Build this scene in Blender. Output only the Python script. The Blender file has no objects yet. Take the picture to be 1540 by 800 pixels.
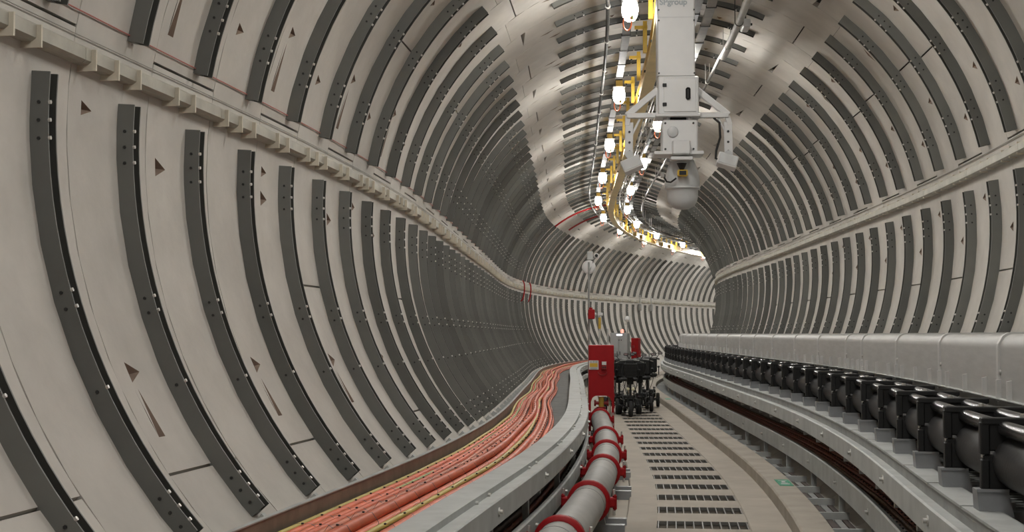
import bpy, math, random
import numpy as np
from mathutils import Vector, Matrix
random.seed(7)
D = bpy.data; COL = bpy.context.scene.collection; SC = bpy.context.scene
R = 3.0                       # inner radius of the lining, metres
# ------------------------------------------------------------------ camera, world, exposure
CAM = dict(x=-0.03233, z=-1.05628, yaw=-0.05415, pitch=0.04058, f=2129.035)
cam = D.cameras.new('camera'); co = D.objects.new('camera', cam); COL.objects.link(co)
cam.sensor_width = 36.0; cam.sensor_fit = 'HORIZONTAL'; cam.lens = CAM['f'] / 1540 * 36
cam.clip_start = 0.05; cam.clip_end = 300
co.location = (CAM['x'], 0, CAM['z'])
co.rotation_euler = (math.pi/2 + CAM['pitch'], 0, -CAM['yaw'])
SC.camera = co
w = D.worlds.new('world'); SC.world = w; w.use_nodes = True
w.node_tree.nodes['Background'].inputs[0].default_value = (0.9, 0.93, 1.0, 1)
w.node_tree.nodes['Background'].inputs[1].default_value = 0.05
SC.view_settings.view_transform = 'Standard'; SC.view_settings.look = 'None'
SC.view_settings.exposure = 0.0; SC.view_settings.gamma = 1.0
SC.view_settings.use_curve_mapping = False
LAMP = 305.0                  # radiance of the lamp globes
SC.cycles.max_bounces = 10; SC.cycles.diffuse_bounces = 6; SC.cycles.glossy_bounces = 3
SC.cycles.sample_clamp_indirect = 6.0

# ------------------------------------------------------------------ tunnel alignment (plan curve, metres along the axis)
KN = [-5, 4, 7, 10, 13, 16, 19, 24, 29, 34, 40, 46, 54, 64, 80]
KV = [0.014055, 0.014052, 0.009926, -0.014883, -0.009845, -0.011976, -0.002824, 0.001665, -0.002961, 0.00226, 0.012397, 0.015655, 0.012317, 0.006156, 0.004274]
ST = np.arange(-8, 96, 0.1)
_k = np.interp(ST, KN, KV)
_ph = np.concatenate([[0], np.cumsum((_k[1:] + _k[:-1]) / 2 * 0.1)])
_i0 = int(np.argmin(abs(ST))); _ph -= _ph[_i0]
_x = np.concatenate([[0], np.cumsum((np.sin(_ph[1:]) + np.sin(_ph[:-1])) / 2 * 0.1)])
_y = np.concatenate([[0], np.cumsum((np.cos(_ph[1:]) + np.cos(_ph[:-1])) / 2 * 0.1)])
_x -= _x[_i0]; _y -= _y[_i0]
def phi(s): return float(np.interp(s, ST, _ph))
def grade(s): return -0.0092614 * s + 3.767e-5 * s * s
def off(s, o, h):
    F = phi(s)
    return Vector((float(np.interp(s, ST, _x)) + o * math.cos(F), float(np.interp(s, ST, _y)) - o * math.sin(F), h + grade(s)))
def offr(s, deg, r=R):
    a = math.radians(deg); return off(s, r * math.cos(a), r * math.sin(a))
P = 0.96408                   # ring length
def ring(i): return 6.75 + i * P
GA = [-100, 10, 30, 58, 90, 125, 300]; GV = [.54, .54, .42, .23, .08, 0, 0]
def skew(deg): return float(np.interp(deg, GA, GV))
ZF = -2.6307                  # walkway level below the axis

# ------------------------------------------------------------------ materials
def mat(name, col, rough=0.6, metal=0.0, var=0.12, scale=6.0, bump=0.0, rnd=0.0, stain=None, spec=0.5, aniso=None):
    m = D.materials.new(name); m.use_nodes = True; n = m.node_tree.nodes; l = m.node_tree.links
    b = n['Principled BSDF']; b.inputs['Roughness'].default_value = rough; b.inputs['Metallic'].default_value = metal
    b.inputs['Specular IOR Level'].default_value = spec
    tc = n.new('ShaderNodeTexCoord'); nz = n.new('ShaderNodeTexNoise'); nz.inputs['Scale'].default_value = scale
    nz.inputs['Detail'].default_value = 6; nz.inputs['Roughness'].default_value = 0.6
    if aniso:
        mp = n.new('ShaderNodeMapping'); mp.inputs['Scale'].default_value = aniso
        l.new(tc.outputs['Object'], mp.inputs[0]); l.new(mp.outputs[0], nz.inputs['Vector'])
    else: l.new(tc.outputs['Object'], nz.inputs['Vector'])
    mr = n.new('ShaderNodeMapRange'); mr.inputs[1].default_value = .3; mr.inputs[2].default_value = .7
    mr.inputs[3].default_value = 1 - var; mr.inputs[4].default_value = 1 + var
    l.new(nz.outputs[0], mr.inputs[0]); val = mr.outputs[0]
    if rnd:
        oi = n.new('ShaderNodeObjectInfo'); m2 = n.new('ShaderNodeMapRange')
        m2.inputs[3].default_value = 1 - rnd; m2.inputs[4].default_value = 1 + rnd
        l.new(oi.outputs['Random'], m2.inputs[0]); mu = n.new('ShaderNodeMath'); mu.operation = 'MULTIPLY'
        l.new(val, mu.inputs[0]); l.new(m2.outputs[0], mu.inputs[1]); val = mu.outputs[0]
    vm = n.new('ShaderNodeVectorMath'); vm.operation = 'SCALE'; vm.inputs[0].default_value = col[:3]
    l.new(val, vm.inputs['Scale']); out = vm.outputs[0]
    if stain:
        n2 = n.new('ShaderNodeTexNoise'); n2.inputs['Scale'].default_value = stain[1]; n2.inputs['Detail'].default_value = 8
        l.new(tc.outputs['Object'], n2.inputs['Vector'])
        r2 = n.new('ShaderNodeMapRange'); r2.inputs[1].default_value = stain[2]; r2.inputs[2].default_value = stain[2] + .15; r2.inputs[4].default_value = stain[3]
        l.new(n2.outputs[0], r2.inputs[0]); mx = n.new('ShaderNodeMix'); mx.data_type = 'RGBA'
        l.new(r2.outputs[0], mx.inputs['Factor']); l.new(out, mx.inputs[6]); mx.inputs[7].default_value = (*stain[0], 1); out = mx.outputs[2]
    l.new(out, b.inputs['Base Color'])
    if bump:
        bp = n.new('ShaderNodeBump'); bp.inputs['Strength'].default_value = bump; bp.inputs['Distance'].default_value = .01
        n3 = n.new('ShaderNodeTexNoise'); n3.inputs['Scale'].default_value = scale * 8; n3.inputs['Detail'].default_value = 4
        l.new(tc.outputs['Object'], n3.inputs['Vector']); l.new(n3.outputs[0], bp.inputs['Height']); l.new(bp.outputs[0], b.inputs['Normal'])
    return m
def glow(name, col, strength):
    m = D.materials.new(name); m.use_nodes = True; n = m.node_tree.nodes; l = m.node_tree.links
    b = n['Principled BSDF']; b.inputs['Base Color'].default_value = (.9, .9, .9, 1)
    b.inputs['Emission Color'].default_value = (*col, 1); b.inputs['Emission Strength'].default_value = strength
    return m
def lamp_glow(name, col, strength):
    # diffuser over a downward LED board: the bottom of the globe is the brightest part
    m = glow(name, col, strength); n = m.node_tree.nodes; l = m.node_tree.links
    tc = n.new('ShaderNodeTexCoord'); sp = n.new('ShaderNodeSeparateXYZ'); mr = n.new('ShaderNodeMapRange')
    l.new(tc.outputs['Object'], sp.inputs[0]); l.new(sp.outputs['Z'], mr.inputs[0])
    mr.inputs[1].default_value = -.225; mr.inputs[2].default_value = -.02; mr.inputs[3].default_value = 1; mr.inputs[4].default_value = 0
    pw = n.new('ShaderNodeMath'); pw.operation = 'POWER'; l.new(mr.outputs[0], pw.inputs[0]); pw.inputs[1].default_value = 3
    ma = n.new('ShaderNodeMath'); ma.operation = 'MULTIPLY_ADD'; l.new(pw.outputs[0], ma.inputs[0]); ma.inputs[1].default_value = strength * 1.9; ma.inputs[2].default_value = strength * .04
    l.new(ma.outputs[0], n['Principled BSDF'].inputs['Emission Strength']); return m
M = dict(
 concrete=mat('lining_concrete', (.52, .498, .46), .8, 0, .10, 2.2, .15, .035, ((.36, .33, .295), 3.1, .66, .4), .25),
 joint=mat('dark_joint_gap', (.045, .04, .037), .95, 0, .1, 4, 0, 0, None, .1),  # dark backing colour showing through the open segment joints
 pocket=mat('dark_brown_pocket', (.20, .15, .12), .9, 0, .2, 9, 0, 0, None, .1),  # darker brown on the inner faces of the recessed pockets
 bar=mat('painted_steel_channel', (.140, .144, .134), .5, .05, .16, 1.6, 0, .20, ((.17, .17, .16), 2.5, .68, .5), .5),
 channel_shade=mat('painted_channel_shade', (.055, .056, .05), .6, 0, .15, 2, 0, .15, None, .3),  # shade inside the open channel, put into the colour of its recess faces
 hole=mat('dark_bolt', (.03, .03, .03), .5, .3, .1),
 zinc=mat('bright_zinc', (.62, .61, .58), .35, .6, .12, 9),
 galv=mat('galvanised_steel', (.44, .455, .445), .6, 0, .16, 3.5, 0, .03, ((.32, .33, .32), 5, .62, .5)),
 galvd=mat('galvanised_steel_dull', (.27, .275, .265), .6, 0, .2, 5),
 rust=mat('rusty_inner_rail', (.20, .155, .125), .6, .3, .25, 5),
 ledge=mat('weathered_ledge_steel', (.40, .385, .33), .55, .25, .18, 4, 0, .04),
 fin=mat('cream_bracket_plate', (.60, .55, .45), .6, .1, .12, 6, 0, .08),
 walk=mat('walkway_concrete', (.40, .36, .305), .75, 0, .12, 1.4, .2, .03, ((.28, .25, .21), 1.7, .62, .5), .3),
 kerb=mat('kerb_concrete', (.37, .335, .285), .8, 0, .15, 2.3, .2, 0, ((.26, .235, .20), 2.2, .6, .6), .3),
 pit=mat('drain_pit', (.018, .018, .017), .9),
 grate=mat('drain_grate_steel', (.20, .195, .18), .55, .3, .15, 8),
 alu=mat('duct_aluminium', (.42, .415, .40), .5, .15, .10, 2.5, 0, .04, ((.40, .385, .36), 3.2, .63, .55), .5, (1, 1, 9)),
 alub=mat('bright_aluminium_band', (.56, .555, .54), .5, .1, .08, 5),
 trunk=mat('dull_grey_trunking', (.075, .075, .072), .6, 0, .3, 14),
 yellow_lit=mat('painted_light_beam_underside', (.86, .70, .36), .4, 0, .12, 3),  # beam yellow lightened, bounced light put into the underside colour
 tubeblk=mat('glossy_black_tube', (.02, .02, .021), .22, 0, .15, 5, .1, 0, None, .6),
 black=mat('black_plastic', (.006, .006, .006), .6, 0, .2, 9),
 cableblk=mat('black_cable_sheath', (.026, .026, .027), .5, 0, .15, 5, .1, 0, None, .3),
 foot=mat('grey_bracket_paint', (.30, .31, .32), .5, .2, .12, 7),
 orange=mat('orange_cable', (.70, .18, .10), .5, 0, .2, 5, 0, .14, None, .3),
 orange2=mat('faded_orange_cable', (.56, .19, .115), .5, 0, .22, 5, 0, .2, None, .3),
 yellowc=mat('yellow_green_cable', (.52, .42, .11), .5, 0, .2, 4),
 greenc=mat('green_earth_cable', (.34, .40, .15), .5, 0, .2, 4),
 brownc=mat('brown_cable', (.33, .095, .05), .5, 0, .25, 5),
 tanc=mat('tan_cable', (.34, .20, .12), .5, 0, .25, 5),
 darkc=mat('dark_brown_cable', (.07, .05, .04), .55, 0, .3, 5),
 tie=mat('black_cable_tie', (.015, .015, .015), .5),
 pipe=mat('grey_pipe_paint', (.36, .355, .34), .6, 0, .12, 3, 0, .03, None, .25),
 red=mat('red_gloss_paint', (.30, .006, .009), .55, 0, .10, 5, 0, 0, None, .25),
 redd=mat('dark_red_casting', (.26, .015, .016), .5, 0, .15, 8),
 yellow=mat('yellow_beam_paint', (.62, .40, .045), .32, .1, .12, 3),
 yellowd=mat('brass_yellow', (.50, .33, .05), .45, .1, .15, 6),
 white=mat('white_painted_metal', (.64, .64, .635), .45, .05, .04, 4),
 whited=mat('off_white_plastic', (.53, .54, .54), .4, 0, .05, 4),
 ltext=mat('grey_lettering', (.36, .40, .42), .5),
 cab=mat('grey_cabinet_paint', (.36, .37, .37), .45, .1, .06, 4),
 green=mat('green_sign', (.02, .27, .15), .5, 0, .06),
 cord=mat('orange_lamp_cord', (.85, .20, .07), .5),
 redwire=mat('red_string_wire', (.40, .13, .11), .7),
 greywire=mat('grey_wire', (.30, .28, .25), .7),
 rubber=mat('black_rubber', (.02, .02, .02), .7, 0, .1, 12),
 chrome=mat('chrome_metal', (.65, .65, .65), .2, .95, .05),
 cream=mat('cream_lens', (.75, .72, .52), .3),
 lamp=lamp_glow('lamp_glow', (1.0, .975, .93), LAMP),
 beacon=glow('orange_beacon', (1.0, .12, .03), 1.2),
 led=glow('white_indicator', (.9, .9, 1.0), 3.0),
)
# ------------------------------------------------------------------ mesh helpers
class MB:
    def __init__(s): s.v = []; s.f = []; s.m = []; s.sm = []
    def add(s, vs, fs, mi=0, smooth=False):
        b = len(s.v); s.v += [Vector(a) for a in vs]
        for f in fs: s.f.append(tuple(b + i for i in f)); s.m.append(mi); s.sm.append(smooth)
        return s
    def box(s, c, d, mi=0, rot=None):
        vs = [Vector((x * d[0] / 2, y * d[1] / 2, z * d[2] / 2)) for x in (-1, 1) for y in (-1, 1) for z in (-1, 1)]
        if rot is not None: vs = [rot @ a for a in vs]
        vs = [a + Vector(c) for a in vs]
        return s.add(vs, [(0, 1, 3, 2), (4, 6, 7, 5), (0, 4, 5, 1), (2, 3, 7, 6), (0, 2, 6, 4), (1, 5, 7, 3)], mi)
    def bbox(s, c, d, b=.006, mi=0, rot=None):
        # bevelled box: three stacked inset outlines in z, chamfered plan corners
        x, y, z = d[0] / 2, d[1] / 2, d[2] / 2
        def loop(ix, zz):
            X, Y = x - ix, y - ix
            return [(-X + b, -Y, zz), (X - b, -Y, zz), (X, -Y + b, zz), (X, Y - b, zz), (X - b, Y, zz), (-X + b, Y, zz), (-X, Y - b, zz), (-X, -Y + b, zz)]
        vs = loop(b, -z) + loop(0, -z + b) + loop(0, z - b) + loop(b, z)
        vs = [Vector(a) for a in vs]
        if rot is not None: vs = [rot @ a for a in vs]
        vs = [a + Vector(c) for a in vs]
        fs = [tuple(range(7, -1, -1)), tuple(range(24, 32))]
        for k in range(3):
            for i in range(8): fs.append((k * 8 + i, k * 8 + (i + 1) % 8, k * 8 + 8 + (i + 1) % 8, k * 8 + 8 + i))
        return s.add(vs, fs, mi)
    def tube(s, pts, r, n=8, mi=0, cap=True, smooth=True):
        pts = [Vector(p) for p in pts]; vs = []; fs = []
        up = None
        for i, p in enumerate(pts):
            t = (pts[min(i + 1, len(pts) - 1)] - pts[max(i - 1, 0)])
            t = t.normalized() if t.length > 1e-9 else Vector((0, 1, 0))
            if up is None:
                up = Vector((0, 0, 1)) if abs(t.z) < .9 else Vector((1, 0, 0))
            a = t.cross(up).normalized(); b = a.cross(t).normalized(); up = b
            rr = r[i] if isinstance(r, (list, tuple)) else r
            for k in range(n):
                an = 2 * math.pi * k / n; vs.append(p + a * (rr * math.cos(an)) + b * (rr * math.sin(an)))
        for i in range(len(pts) - 1):
            for k in range(n):
                fs.append((i * n + k, i * n + (k + 1) % n, (i + 1) * n + (k + 1) % n, (i + 1) * n + k))
        s.add(vs, fs, mi, smooth)
        if cap:
            s.add([vs[k] for k in range(n)], [tuple(range(n - 1, -1, -1))], mi)
            s.add([vs[len(vs) - n + k] for k in range(n)], [tuple(range(n))], mi)
        return s
    def lathe(s, prof, c=(0, 0, 0), n=20, mi=0, axis='z', sx=1, sy=1, smooth=True):
        vs = []; fs = []
        for r, z in prof:
            for k in range(n):
                a = 2 * math.pi * k / n; p = Vector((r * math.cos(a) * sx, r * math.sin(a) * sy, z))
                if axis == 'y': p = Vector((p.x, -p.z, p.y))
                if axis == 'x': p = Vector((p.z, p.y, -p.x))
                vs.append(p + Vector(c))
        for i in range(len(prof) - 1):
            for k in range(n): fs.append((i * n + k, i * n + (k + 1) % n, (i + 1) * n + (k + 1) % n, (i + 1) * n + k))
        return s.add(vs, fs, mi, smooth)
    def cyl(s, a, b, r, n=12, mi=0): return s.tube([a, b], r, n, mi)
    def sweep(s, prof, ss, mi=0, closed=True, cap=True, smooth=False):
        n = len(prof); vs = []; fs = []
        for q in ss:
            for o, h in prof: vs.append(off(q, o, h))
        m = n if closed else n - 1
        for i in range(len(ss) - 1):
            for k in range(m): fs.append((i * n + k, (i + 1) * n + k, (i + 1) * n + (k + 1) % n, i * n + (k + 1) % n))
        s.add(vs, fs, mi, smooth)
        if cap and closed:
            s.add([vs[k] for k in range(n)], [tuple(range(n - 1, -1, -1))], mi)
            s.add([vs[len(vs) - n + k] for k in range(n)], [tuple(range(n))], mi)
        return s
    def mesh(s, name, mats, origin=None):
        me = D.meshes.new(name); o = Vector(origin) if origin is not None else Vector((0, 0, 0))
        me.from_pydata([tuple(v - o) for v in s.v], [], s.f)
        for k in (mats if isinstance(mats, (list, tuple)) else [mats]): me.materials.append(k)
        me.polygons.foreach_set('material_index', s.m); me.polygons.foreach_set('use_smooth', s.sm); me.update()
        return me
def lk(name, data, parent=None, loc=None, rz=0):
    o = D.objects.new(name, data); COL.objects.link(o)
    if parent is not None: o.parent = parent
    if loc is not None: o.location = loc
    if rz: o.rotation_euler = (0, 0, rz)
    return o
def tag(o, label=None, cat=None, group=None, kind=None):
    if label: o['label'] = label
    if cat: o['category'] = cat
    if group: o['group'] = group
    if kind: o['kind'] = kind
    return o
def root(name, loc, label, cat, group=None, rz=0): return tag(lk(name, None, None, loc, rz), label, cat, group)
def pieces(mb):
    # separate pieces of a builder that do not touch each other become builders of their own
    par = list(range(len(mb.v)))
    def find(a):
        while par[a] != a: par[a] = par[par[a]]; a = par[a]
        return a
    for f in mb.f:
        a = find(f[0])
        for q in f[1:]: par[find(q)] = a
    isl = {}
    for k, f in enumerate(mb.f): isl.setdefault(find(f[0]), []).append(k)
    if len(isl) < 2 or len(isl) > 60: return [mb]
    g = []
    for fs in isl.values():
        ids = {q for k in fs for q in mb.f[k]}
        lo = [min(mb.v[q][c] for q in ids) - .004 for c in range(3)]; hi = [max(mb.v[q][c] for q in ids) + .004 for c in range(3)]
        g.append([fs, lo, hi])
    merged = True
    while merged:
        merged = False
        for i in range(len(g)):
            for j in range(i + 1, len(g)):
                if all(g[i][1][c] <= g[j][2][c] and g[j][1][c] <= g[i][2][c] for c in range(3)):
                    g[i] = [g[i][0] + g[j][0], [min(a, b) for a, b in zip(g[i][1], g[j][1])], [max(a, b) for a, b in zip(g[i][2], g[j][2])]]
                    g.pop(j); merged = True; break
            if merged: break
    if len(g) < 2: return [mb]
    out = []
    for fs, lo, hi in g:
        n = MB(); mp = {}
        for k in sorted(fs):
            for q in mb.f[k]:
                if q not in mp: mp[q] = len(n.v); n.v.append(mb.v[q])
            n.f.append(tuple(mp[q] for q in mb.f[k])); n.m.append(mb.m[k]); n.sm.append(mb.sm[k])
        out.append(n)
    return out
def part(name, mb, mats, parent, label=None, stuff=False):
    # world-space mesh under an unrotated parent
    if not stuff:
        ps = pieces(mb)
        for extra in ps[1:]: part(name, extra, mats, parent, label, None)
        mb = ps[0]
    org = parent.matrix_basis.translation
    if parent.parent: org = org + parent.parent.matrix_basis.translation
    o = lk(name, mb.mesh(name, mats, org), parent)
    if label: o['label'] = label
    if stuff: o['kind'] = 'stuff'
    return o
def lpart(name, mb, mats, parent, label=None, stuff=False):   # local-space mesh
    if not stuff:
        ps = pieces(mb)
        for extra in ps[1:]: lpart(name, extra, mats, parent, label)
        mb = ps[0]
    o = lk(name, mb.mesh(name, mats), parent)
    if label: o['label'] = label
    if stuff: o['kind'] = 'stuff'
    return o
def solo(name, mb, mats, origin, label, cat, group=None):
    return tag(lk(name, mb.mesh(name, mats, origin), None, origin), label, cat, group)
def copy_tree(o, parent=None):
    c = o.copy(); COL.objects.link(c)
    if parent is not None: c.parent = parent
    for ch in list(o.children): copy_tree(ch, c)
    return c
def fr(a, b, st):
    n = max(1, int(round((b - a) / st))); return [a + (b - a) * i / n for i in range(n + 1)]
ORD = ['first', 'second', 'third', 'fourth', 'fifth', 'sixth', 'seventh', 'eighth', 'ninth', 'tenth', 'eleventh', 'twelfth', 'thirteenth', 'fourteenth', 'fifteenth', 'sixteenth', 'seventeenth', 'eighteenth', 'nineteenth', 'twentieth']
def nth(i):
    if i < 20: return ORD[i]
    t = {2: 'twenty', 3: 'thirty', 4: 'forty', 5: 'fifty'}[(i + 1) // 10]; u = (i + 1) % 10
    return (t[:-1] + 'ieth') if u == 0 else t + '-' + ORD[u - 1]

# ------------------------------------------------------------------ setting: lining of the tunnel
I0, I1 = -9, 85
def shell(name, a, b, label):
    mb = MB(); ss = [ring(I0) + k * P for k in range(I1 - I0 + 1)]; th = fr(a, b, 6); n = len(th)
    vs = [offr(q + skew(t), t, R + .06) for q in ss for t in th]; fs = []
    for i in range(len(ss) - 1):
        for k in range(n - 1): fs.append((i * n + k, i * n + k + 1, (i + 1) * n + k + 1, (i + 1) * n + k))
    mb.add(vs, fs, 0, True)
    return tag(lk(name, mb.mesh(name, M['joint'])), label, None, None, 'structure')
wall_left = shell('wall_left', 128, 252, 'left tunnel wall of concrete segments with grey steel channels')
wall_right = shell('wall_right', -72, 52, 'right tunnel wall of concrete segments with grey steel channels')
ceiling = shell('ceiling', 52, 128, 'concrete tunnel crown with short steel channels')
def segment(i, ta, tb, ga, gb, pockets, parent, sk=0):
    # one precast lining segment: inner face as a grid with recessed pockets, side walls back to the joint
    # pockets: (kind, u0, u1, theta0, theta1); 'T' triangle deep at u0, 'G' groove widening towards theta1
    g = .004; us = {g, P - g}; ts = set(fr(ta, tb, 5.5))
    for k, u0, u1, a, b in pockets:
        us |= {u0, u1}; ts |= {a, b}
        if k == 'T': ts.add((a + b) / 2)
        else: us.add((u0 + u1) / 2)
    us = sorted(us); ts = sorted(ts)
    def pt(u, t, r=R):
        e = 0
        if t == ts[0]: e = math.degrees(ga / R)
        if t == ts[-1]: e = -math.degrees(gb / R)
        tt = t + e
        if sk: 
            if t == ts[-1] and sk > 0: tt += sk * (u / P - .5)
            if t == ts[0] and sk < 0: tt += -sk * (u / P - .5)
        return offr(ring(i) + u + skew(t), tt, r)
    mb = MB(); nu, nt = len(us), len(ts)
    vs = [pt(u, t) for t in ts for u in us]; fs = []
    skip = {}
    for pk in pockets:
        k, u0, u1, a, b = pk
        for ti in range(nt - 1):
            for ui in range(nu - 1):
                if us[ui] >= u0 - 1e-9 and us[ui + 1] <= u1 + 1e-9 and ts[ti] >= a - 1e-9 and ts[ti + 1] <= b + 1e-9: skip[(ti, ui)] = 1
    for ti in range(nt - 1):
        for ui in range(nu - 1):
            if (ti, ui) in skip: continue
            q = ti * nu + ui; fs.append((q, q + nu, q + nu + 1, q + 1))
    mb.add(vs, fs, 0, True)
    for k, u0, u1, a, b in pockets:
        if k == 'T':
            m_ = (a + b) / 2; A, B, Cc = pt(u0, a), pt(u0, b), pt(u1, m_); Dp = pt(u0, m_, R + .055)
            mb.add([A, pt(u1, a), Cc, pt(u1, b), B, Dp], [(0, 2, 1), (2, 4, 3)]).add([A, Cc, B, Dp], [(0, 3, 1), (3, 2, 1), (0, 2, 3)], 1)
        else:
            um = (u0 + u1) / 2; A, B, Cc = pt(um, a), pt(u0, b), pt(u1, b); Dp = pt(um, b, R + .045)
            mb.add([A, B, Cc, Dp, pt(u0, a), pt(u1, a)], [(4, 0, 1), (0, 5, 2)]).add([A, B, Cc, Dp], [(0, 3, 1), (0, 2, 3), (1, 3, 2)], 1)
    def side(us_ts):
        n = len(us_ts); a = [pt(u, t) for u, t in us_ts] + [pt(u, t, R + .055) for u, t in us_ts]
        mb.add(a, [(q, q + 1, n + q + 1, n + q) for q in range(n - 1)])
    side([(us[0], t) for t in ts]); side([(us[-1], t) for t in ts]); side([(u, ts[0]) for u in us]); side([(u, ts[-1]) for u in us])
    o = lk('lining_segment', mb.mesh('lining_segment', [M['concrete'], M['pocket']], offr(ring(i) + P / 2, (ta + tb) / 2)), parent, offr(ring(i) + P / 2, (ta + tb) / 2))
    return o
LG = .008
for i in range(I0, I1):
    even = i % 2 == 0
    J = [(-72, 0), (52, .002), (128, .002), (252, 0)]
    if even:
        J += [(192.8 if (i % 4 == 0 and i != 0) else 215.6, LG), (125.2, LG), (58.4, LG), (-8.5, LG)]
        J = [j for j in J if j[0] not in (128, 52)]
        if i % 4 == 2: J.append((147.3, LG))
        if i % 6 in (2, 4): J.append((36.6, LG))
    else:
        J += [(170.1, LG), (13.8, LG), (91, .003)]
        if i % 4 == 3: J.append((35.6, LG))
    J.sort()
    for (a, ga), (b, gb) in zip(J[:-1], J[1:]):
        mid = (a + b) / 2
        par = ceiling if 52 < mid < 126 else (wall_left if mid >= 126 else wall_right)
        pk = []
        s_ = ring(i)
        if -4 <= s_ <= 46:
            c = []
            if not even: c += [('T', .14, .29, 180.3, 182.4), ('T', .14, .26, 157.2, 158.9), ('G', .11, .19, 159.5, 166.5), ('T', .14, .26, 20.4, 22.0), ('G', .10, .17, 119, 115.2)]
            else: c += [('T', .16, .30, 203.4, 205.6), ('G', .15, .23, 206.3, 211.6), ('T', .14, .26, 160.8, 162.4), ('T', .14, .26, 27.0, 28.6), ('T', .14, .24, 138, 139.4), ('G', .72, .78, 121, 116.8), ('T', .16, .28, -2, -.2)]
            if i % 3 == 0: c += [('G', .12, .18, 45.5, 41.5), ('T', .15, .27, 176.9, 178.4)]
            if i % 2: c += [('T', .2, .3, 76, 77.5), ('T', .14, .26, 102, 103.4), ('T', .15, .27, 44.6, 46.2), ('T', .14, .26, 5, 6.6)]
            used = []
            for k, u0, u1, x0, x1 in c:
                flip = x1 < x0
                lo, hi = min(x0, x1), max(x0, x1)
                if lo > a + 1 and hi < b - 1:
                    if flip: k = 'T'
                    if any(not (hi < l2 - .01 or lo > h2 + .01) for l2, h2 in used): continue
                    used.append((lo, hi)); pk.append((k, u0, u1, lo, hi))
        segment(i, a, b, ga, gb, pk, par, (1.9 * (1 if i % 4 else -1)) if even and b == 125.2 else 0)

# ------------------------------------------------------------------ steel channels on the lining (shared meshes, one object each)
BT, BW = .095, .09
def bar_mesh(name, ta, tb, bolts, sk=False, w=BW, t=BT):
    mb = MB(); th = fr(ta, tb, 2.5); c = .008
    g0 = skew(ta) if sk else 0
    def p(r, a, s): q = math.radians(a); return (r * math.cos(q), s + (skew(a) - g0 if sk else 0), r * math.sin(q))
    prof = [(R + .01, 0), (R - t, 0), (R - t, .010), (R - t * .42, .010), (R - t * .42, w - .010), (R - t, w - .010), (R - t, w), (R + .01, w)]
    n = 8; vs = [p(r, a, s) for a in th for r, s in prof]; fs = []
    for i in range(len(th) - 1):
        for k in range(n - 1): fs.append((i * n + k, i * n + k + 1, (i + 1) * n + k + 1, (i + 1) * n + k))
    fs.append(tuple(range(n))); fs.append(tuple((len(th) - 1) * n + k for k in range(n - 1, -1, -1)))
    mb.add(vs, fs)
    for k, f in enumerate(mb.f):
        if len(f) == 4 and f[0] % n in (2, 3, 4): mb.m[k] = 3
    for a in bolts:
        q = math.radians(a); er = Vector((math.cos(q), 0, math.sin(q))); et = Vector((-math.sin(q), 0, math.cos(q))); es = Vector((0, 1, 0))
        s0 = skew(a) - g0 if sk else 0
        c0 = er * (R - t * .5) + es * s0
        ang = [k * math.pi / 3 for k in range(6)]
        mb.add([c0 - es * .006 + (er * math.cos(x) + et * math.sin(x)) * .009 for x in ang] + [c0 + (er * math.cos(x) + et * math.sin(x)) * .009 for x in ang],
               [(0, 1, 2, 3, 4, 5)] + [(k, (k + 1) % 6, 6 + (k + 1) % 6, 6 + k) for k in range(6)], 1)
        c1 = er * (R - t) + es * (s0 + .006)
        mb.add([c1 - er * .012 + (es * math.cos(x) + et * math.sin(x)) * .010 for x in ang] + [c1 + (es * math.cos(x) + et * math.sin(x)) * .010 for x in ang],
               [(0, 1, 2, 3, 4, 5)] + [(k, (k + 1) % 6, 6 + (k + 1) % 6, 6 + k) for k in range(6)], 2)
    return mb.mesh(name, [M['bar'], M['hole'], M['zinc'], M['channel_shade']])
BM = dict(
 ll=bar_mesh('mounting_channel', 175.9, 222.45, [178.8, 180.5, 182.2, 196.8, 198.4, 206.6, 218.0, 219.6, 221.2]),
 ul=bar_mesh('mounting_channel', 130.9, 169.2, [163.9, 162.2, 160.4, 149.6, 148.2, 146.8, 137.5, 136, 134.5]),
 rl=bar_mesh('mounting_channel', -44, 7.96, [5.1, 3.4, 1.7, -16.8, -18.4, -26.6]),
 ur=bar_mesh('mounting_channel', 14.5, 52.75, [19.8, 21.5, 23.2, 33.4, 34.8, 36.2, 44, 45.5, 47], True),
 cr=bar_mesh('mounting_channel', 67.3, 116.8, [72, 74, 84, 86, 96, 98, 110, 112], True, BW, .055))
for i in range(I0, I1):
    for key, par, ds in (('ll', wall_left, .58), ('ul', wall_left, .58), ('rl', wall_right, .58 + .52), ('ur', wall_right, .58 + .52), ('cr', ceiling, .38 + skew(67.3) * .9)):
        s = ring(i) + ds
        lk('mounting_channel', BM[key], par, off(s, 0, 0), -phi(s))
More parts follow.
